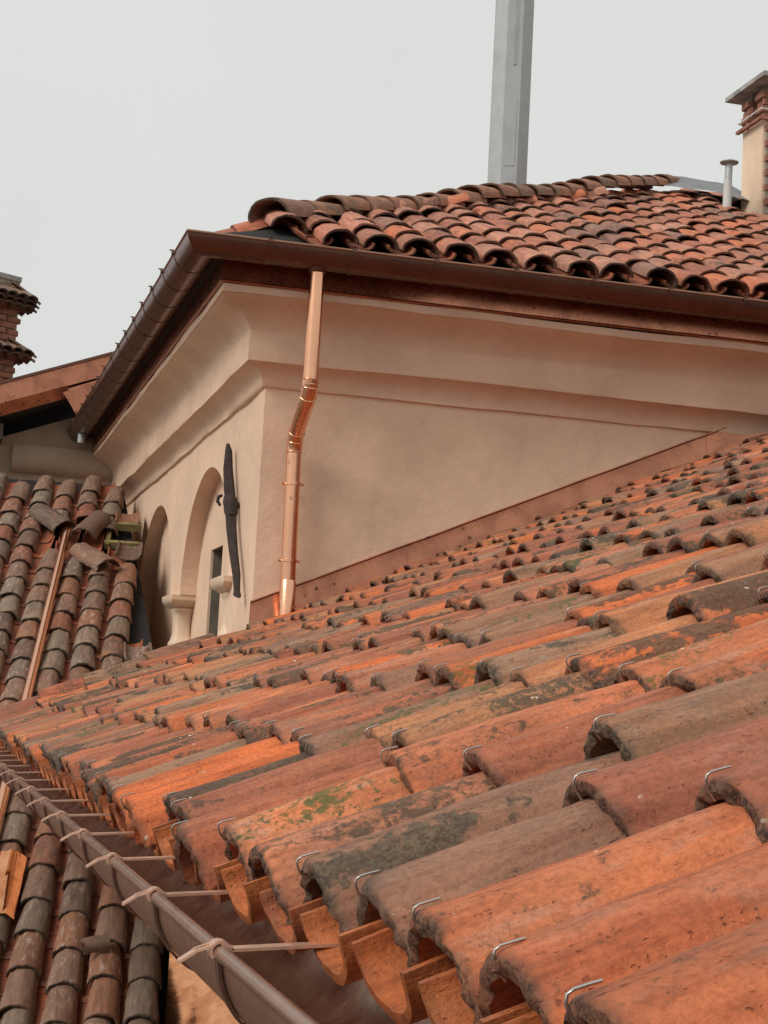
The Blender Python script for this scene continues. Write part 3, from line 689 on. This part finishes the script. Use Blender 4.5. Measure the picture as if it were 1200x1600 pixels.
# displaced tiles lying on the court roof
def loose(name, me, j, t, h, rz, label, cat='roof tile', rx=0, ry=0):
    o = link(name, me, None, FLo @ Matrix.Translation((t, -j * SP, h)) @ Matrix.Rotation(rz, 4, 'Z') @ Matrix.Rotation(ry, 4, 'Y') @ Matrix.Rotation(rx, 4, 'X')); tag(o, label, cat); return o
big = tile_set('loose_tile', 3, M['tile_low'], L=.5, w0=.12, w1=.1, h0=.1, h1=.085, th=.017, nt=14, nx=6, chip=.02, disp=.006)
loose('loose_cover_tile', big[0], 3.35, 6.92, .09, .62, 'mossy loose tile lying crosswise at the head of the copper roof pipe')
loose('loose_cover_tile', big[1], 5.3, 6.08, .1, .62, 'loose brown tile slanting down from the head of the copper roof pipe', ry=.04)
loose('loose_cover_tile', big[2], 4.1, 6.75, .10, -.25, 'short loose tile capping the mouth of the copper roof pipe')
inv_me = tile_set('upturned_tile', 3, M['tile_low'], L=.4, w0=.12, w1=.11, h0=.07, h1=.06, th=.015, nt=12, nx=4, chip=.02, disp=.005, inv=True)
loose('upturned_channel_tile', inv_me[0], 5.95, 6.42, .11, 0, 'upturned tile in the gap by the arched wall, below yellow boards', ry=.1)
loose('upturned_channel_tile', inv_me[1], 5.72, 7.18, .12, .05, 'grey upturned tile standing where court roof meets cross wall', ry=.12)
loose('upturned_channel_tile', inv_me[2], 6.9, 4.4, .09, .1, 'pale upturned tile by the foot of the arched wall', ry=.1)
fin = tile_set('tile_fragment', 1, M['tile_low'], L=.16, w0=.055, w1=.05, h0=.05, h1=.045, th=.013, nt=10, nx=4, chip=.02, disp=.004)
loose('tile_fragment', fin[0], 6.35, .62, .12, -1.2, 'small curled tile fragment lying on the lower grey tiles', 'tile fragment', rx=.3)
# yellow boards wedged in the gap between court roof and arched wall
yb = thing('yellow_board_frame', 'yellow painted board frame wedged in the gap beside the arched wall', 'board', lowp(5.7, 6.9))
for t, h in ((6.83, .02), (7.18, .06)):
    b = MB(); b.box(-.025, .025, -.16, .16, -.035, .035, m=FLo @ Matrix.Translation((t, -5.62 * SP, h))); b.obj('board', M['yellow'], yb, 0)
b = MB(); b.box(-.22, .22, -.02, .02, -.03, .03, m=FLo @ Matrix.Translation((7.0, -5.05 * SP, .02))); b.obj('board', M['yellow'], yb, 0)

# ================================================================== CROSS BUILDING BEHIND THE COURT
cx = thing('cross_building', 'dull beige gable wall closing the court under a sloping copper verge', 'building', (.2, YX, GROUND))
SL = .385
b = MB(); z0 = 2.72
b.add([(-4, YX, GROUND), (2.0, YX, GROUND), (2.0, YX, z0 + SL * 1.2), (-4, YX, z0 - SL * 4.8), (-4, YX + 3, GROUND), (2.0, YX + 3, GROUND), (2.0, YX + 3, z0 + SL * 1.2), (-4, YX + 3, z0 - SL * 4.8)],
      [(0, 1, 2, 3), (4, 7, 6, 5), (0, 3, 7, 4), (1, 5, 6, 2), (2, 6, 7, 3)]); b.obj('wall', M['plaster_dull'], cx, 0)
rr = []
for i in range(9):
    x = .80 + 1.25 * i / 8
    rr.append([(x, YX - p, z + .008 * nz(x * 4, z * 3)) for p, z in [(-.02, 2.31), (.05, 2.32), (.11, 2.38), (.125, 2.44), (.125, 2.57), (.10, 2.605), (-.02, 2.62)]])
MB().loft(rr).obj('string_moulding', M['plaster_dull'], cx, 40)
YV = 17.65
def vz(x, off): return 3.115 + SL * (x - .60) + off
def slopebox(x0, x1, y0, y1, o0, o1):
    v = [(x, y, vz(x, o)) for x in (x0, x1) for y in (y0, y1) for o in (o0, o1)]
    return v, [(0, 1, 3, 2), (4, 6, 7, 5), (0, 4, 5, 1), (2, 3, 7, 6), (0, 2, 6, 4), (1, 5, 7, 3)]
MB().add(*slopebox(-4, 1.9, YV, YV + .02, -.205, .0)).obj('verge_board', M['copper_worn'], cx, 0)
MB().add(*slopebox(-4, 1.9, YV - .03, YX + 3, .001, .03)).obj('verge_cap', M['copper_brown'], cx, 0)
b = MB(); b.add([(x, y, vz(x, o)) for x in (-4, 1.285) for y, o in ((YV - .004, -.20), (YV + .012, -.20), (YV + .07, -.325), (YV + .054, -.325))], [(0, 3, 2, 1), (4, 5, 6, 7), (0, 1, 5, 4), (1, 2, 6, 5), (2, 3, 7, 6), (3, 0, 4, 7)]); b.obj('drip_board', M['copper_worn'], cx, 0)
b = MB(); b.add([(x, y, z) for y in (YV + .022, YV + .035) for x, z in ((1.22, 3.12), (1.9, 3.4), (1.9, 2.95), (1.42, 2.83), (1.287, 3.03))], [(0, 4, 3, 2, 1), (5, 6, 7, 8, 9), (0, 1, 6, 5), (1, 2, 7, 6), (2, 3, 8, 7), (3, 4, 9, 8), (4, 0, 5, 9)]); b.obj('verge_end_plate', M['copper_worn'], cx, 0)
MB().add(*slopebox(-4, 1.9, YV + .075, YX + 2.9, -.30, -.05)).obj('soffit', M['timber'], cx, 0)
for x in (.55, -.6):
    b = MB(); b.box(x - .12, x + .12, YX - .55, YX + .01, vz(x, -.52), vz(x, -.36)); b.obj('beam_end', M['timber'], cx, 0)

# ================================================================== CHIMNEYS
brick_me = []
for k in range(5):
    v, f = boxdata(-.12, .12, -.055, .055, -.03, .03)
    v = [(x + .01 * nz(x * 9, k, z * 20), y + .012 * nz(y * 9, k * 2., x * 9), z + .006 * nz(z * 9, k, x * 11)) for x, y, z in v]; brick_me.append(mesh('brick', v, f, M['brick'], 0))
def brick_stack(parent, cxx, cyy, z0, z1, hx, hy, rot, skip=None):
    T = Matrix.Translation((cxx, cyy, 0)) @ Matrix.Rotation(rot, 4, 'Z'); nb = 0
    core = MB(); core.box(-hx + .012, hx - .012, -hy + .012, hy - .012, z0, z1, m=T); core.obj('mortar_core', M['mortar'], parent, 0)
    z = z0 + .035; row = 0
    while z < z1 - .02:
        for side in range(4):
            hl = hx if side % 2 == 0 else hy; hd_ = hy if side % 2 == 0 else hx
            R4 = Matrix.Rotation(side * math.pi / 2, 4, 'Z'); x = -hl + (.12 if (row + side) % 2 else 0)
            while x < hl - .02:
                w = min(.245, hl - x)
                if w > .05 and not (skip and skip(side, x, z)):
                    o = link('brick', random.choice(brick_me), parent)
                    o.matrix_parent_inverse = parent.matrix_world.inverted()
                    o.matrix_basis = T @ R4 @ Matrix.Translation((x + w / 2, -hd_ + .05 - random.uniform(0, .022), z)) @ Matrix.Rotation(random.uniform(-.05, .05), 4, 'Z') @ Matrix.Scale((w - .012) / .24, 4, (1, 0, 0)); nb += 1
                x += .255
        z += .074; row += 1
# old brick chimney beyond the cross building
bc = thing('brick_chimney', 'old eroded brick chimney with tile ledges above the copper verge', 'chimney', (.42, 20.3, 2.6))
T0 = (.47, 20.3)
brick_stack(bc, T0[0], T0[1], 2.6, 4.80, .27, .27, .55)
led = tile_set('ledge_tile', 3, M['tile_low'], L=.42, w0=.09, w1=.08, h0=.06, h1=.05, th=.02, nt=8, nx=2, chip=.02, disp=.005)
def ledge(z, slope, back, nrow, n=5):
    for s in range(4):
        for k in range(n):
            for lay in range(nrow):
                m = Matrix.Translation((T0[0], T0[1], z - lay * .055)) @ Matrix.Rotation(.55 + s * math.pi / 2, 4, 'Z') @ Matrix.Translation((-(.30 + back) + lay * .03, -.28 + .14 * k + random.uniform(-.01, .01), 0)) @ Matrix.Rotation(-slope, 4, 'Y')
                o = link('ledge_tile', random.choice(led), bc); o.matrix_parent_inverse = bc.matrix_world.inverted(); o.matrix_basis = m
ledge(4.56, .45, .20, 3); ledge(3.92, .40, .20, 2)
b = MB(); b.box(-.27, .27, -.27, .27, 4.80, 4.86, m=Matrix.Translation((T0[0], T0[1], 0)) @ Matrix.Rotation(.55, 4, 'Z')); b.obj('cap_slab', M['slab'], bc, 0)
# plastered chimney on the tall house
pc = thing('plastered_chimney', 'cream plastered chimney with stone slab on brick piers on the pink hip roof', 'chimney', (8, 14.85, 4.9))
b = MB(); b.box(7.5, 8.6, 14.665, 15.09, 4.75, 5.915); b.obj('stack', M['plaster_pale'], pc, 0)
def fskip(side, x, z): return side != 0
brick_stack(pc, 8.07, 14.87, 4.9, 5.86, .555, .245, 0, fskip)
b = MB(); rr = [(7.76 + .15 * math.cos(a) * (1 + .3 * nz(a, 1)), 5.22 + .24 * math.sin(a) * (1 + .3 * nz(a, 2))) for a in [k * math.pi / 8 for k in range(16)]]
b.add([(x, 14.60, z) for x, z in rr] + [(x, 14.63, z) for x, z in rr], [tuple(range(16))] + [(k, (k + 1) % 16, 16 + (k + 1) % 16, 16 + k) for k in range(16)]); b.obj('lime_patch', M['lime'], pc, 30)
for px_, py_ in ((7.62, 14.73), (7.62, 15.03), (8.48, 14.73), (8.48, 15.03)):
    brick_stack(pc, px_, py_, 5.915, 6.26, .115, .085, 0)
b = MB(); v, f = boxdata(7.37, 8.8, 14.42, 15.24, 6.26, 6.305)
b.add(v, f); b.obj('slab', M['slab'], pc, 0)
for zz in (5.925, 6.01):
    b = MB(); q = [(7.46, 14.63), (7.46, 15.12), (8.64, 15.12), (8.64, 14.63), (7.46, 14.63)]
    b.tube([(x, y, zz) for x, y in q], .009, 6)
    b.obj('iron_band', M['lime'], pc, 0)
b = MB(); b.box(7.44, 8.66, 14.61, 14.635, 5.90, 5.935); b.box(7.44, 7.475, 14.636, 15.13, 5.90, 5.93); b.obj('ledge', M['brick'], pc, 0)
# vent pipe
vp = thing('vent_pipe', 'small grey vent pipe with a flat round cap beside the plastered chimney', 'vent pipe', (7.07, 14.5, 4.9))
b = MB(); b.tube([(7.06, 14.5, 4.85), (7.065, 14.5, 5.19)], .041, 16); b.obj('sleeve', M['pvc'], vp, 50)
b = MB(); b.tube([(7.066, 14.5, 5.15), (7.073, 14.5, 5.365)], .035, 16); b.obj('pipe', M['zinc'], vp, 50)
b = MB(); b.tube([(7.073, 14.5, 5.362), (7.073, 14.5, 5.368), (7.073, 14.5, 5.376), (7.073, 14.5, 5.386)], [.045, .088, .09, .06], 20); b.tube([(7.073, 14.5, 5.38), (7.073, 14.5, 5.405)], .016, 8); b.obj('cap', M['zinc'], vp, 50)
# mast behind the hip
ms_ = thing('steel_mast', 'tall eight sided galvanised steel mast rising behind the hip roof', 'mast', (5.36, 16, 3.9))
b = MB(); rings = []
for z in (3.9, 10.2):
    r = .208 - (z - 3.9) * .0005
    rings.append([(5.36 + r * math.cos(a), 16 + r * math.sin(a), z) for a in [math.radians(22.5 - 14) + k * math.pi / 4 for k in range(8)]])
b.loft(rings).obj('shaft', M['zinc'], ms_, 20)
for a_, z0_, z1_ in ((-76 - 14, 6.55, 8.6), (-90 - 14, 5.5, 6.2)):
    a_ = math.radians(a_); t_ = Vector((-math.sin(a_), math.cos(a_), 0)); n_ = Vector((math.cos(a_), math.sin(a_), 0))
    c0 = Vector((5.36, 16, 0)) + n_ * .193
    b = MB(); b.loft([[c0 + t_ * -.05 + n_ * -.01 + Vector((0, 0, z)), c0 + t_ * .05 + n_ * -.01 + Vector((0, 0, z)), c0 + t_ * .05 + n_ * .003 + Vector((0, 0, z)), c0 + t_ * -.05 + n_ * .003 + Vector((0, 0, z))] for z in (z0_, z1_)]); b.obj('cover_strip', M['zinc'], ms_, 20)
print('tiles', cnt, len(cand), nh)
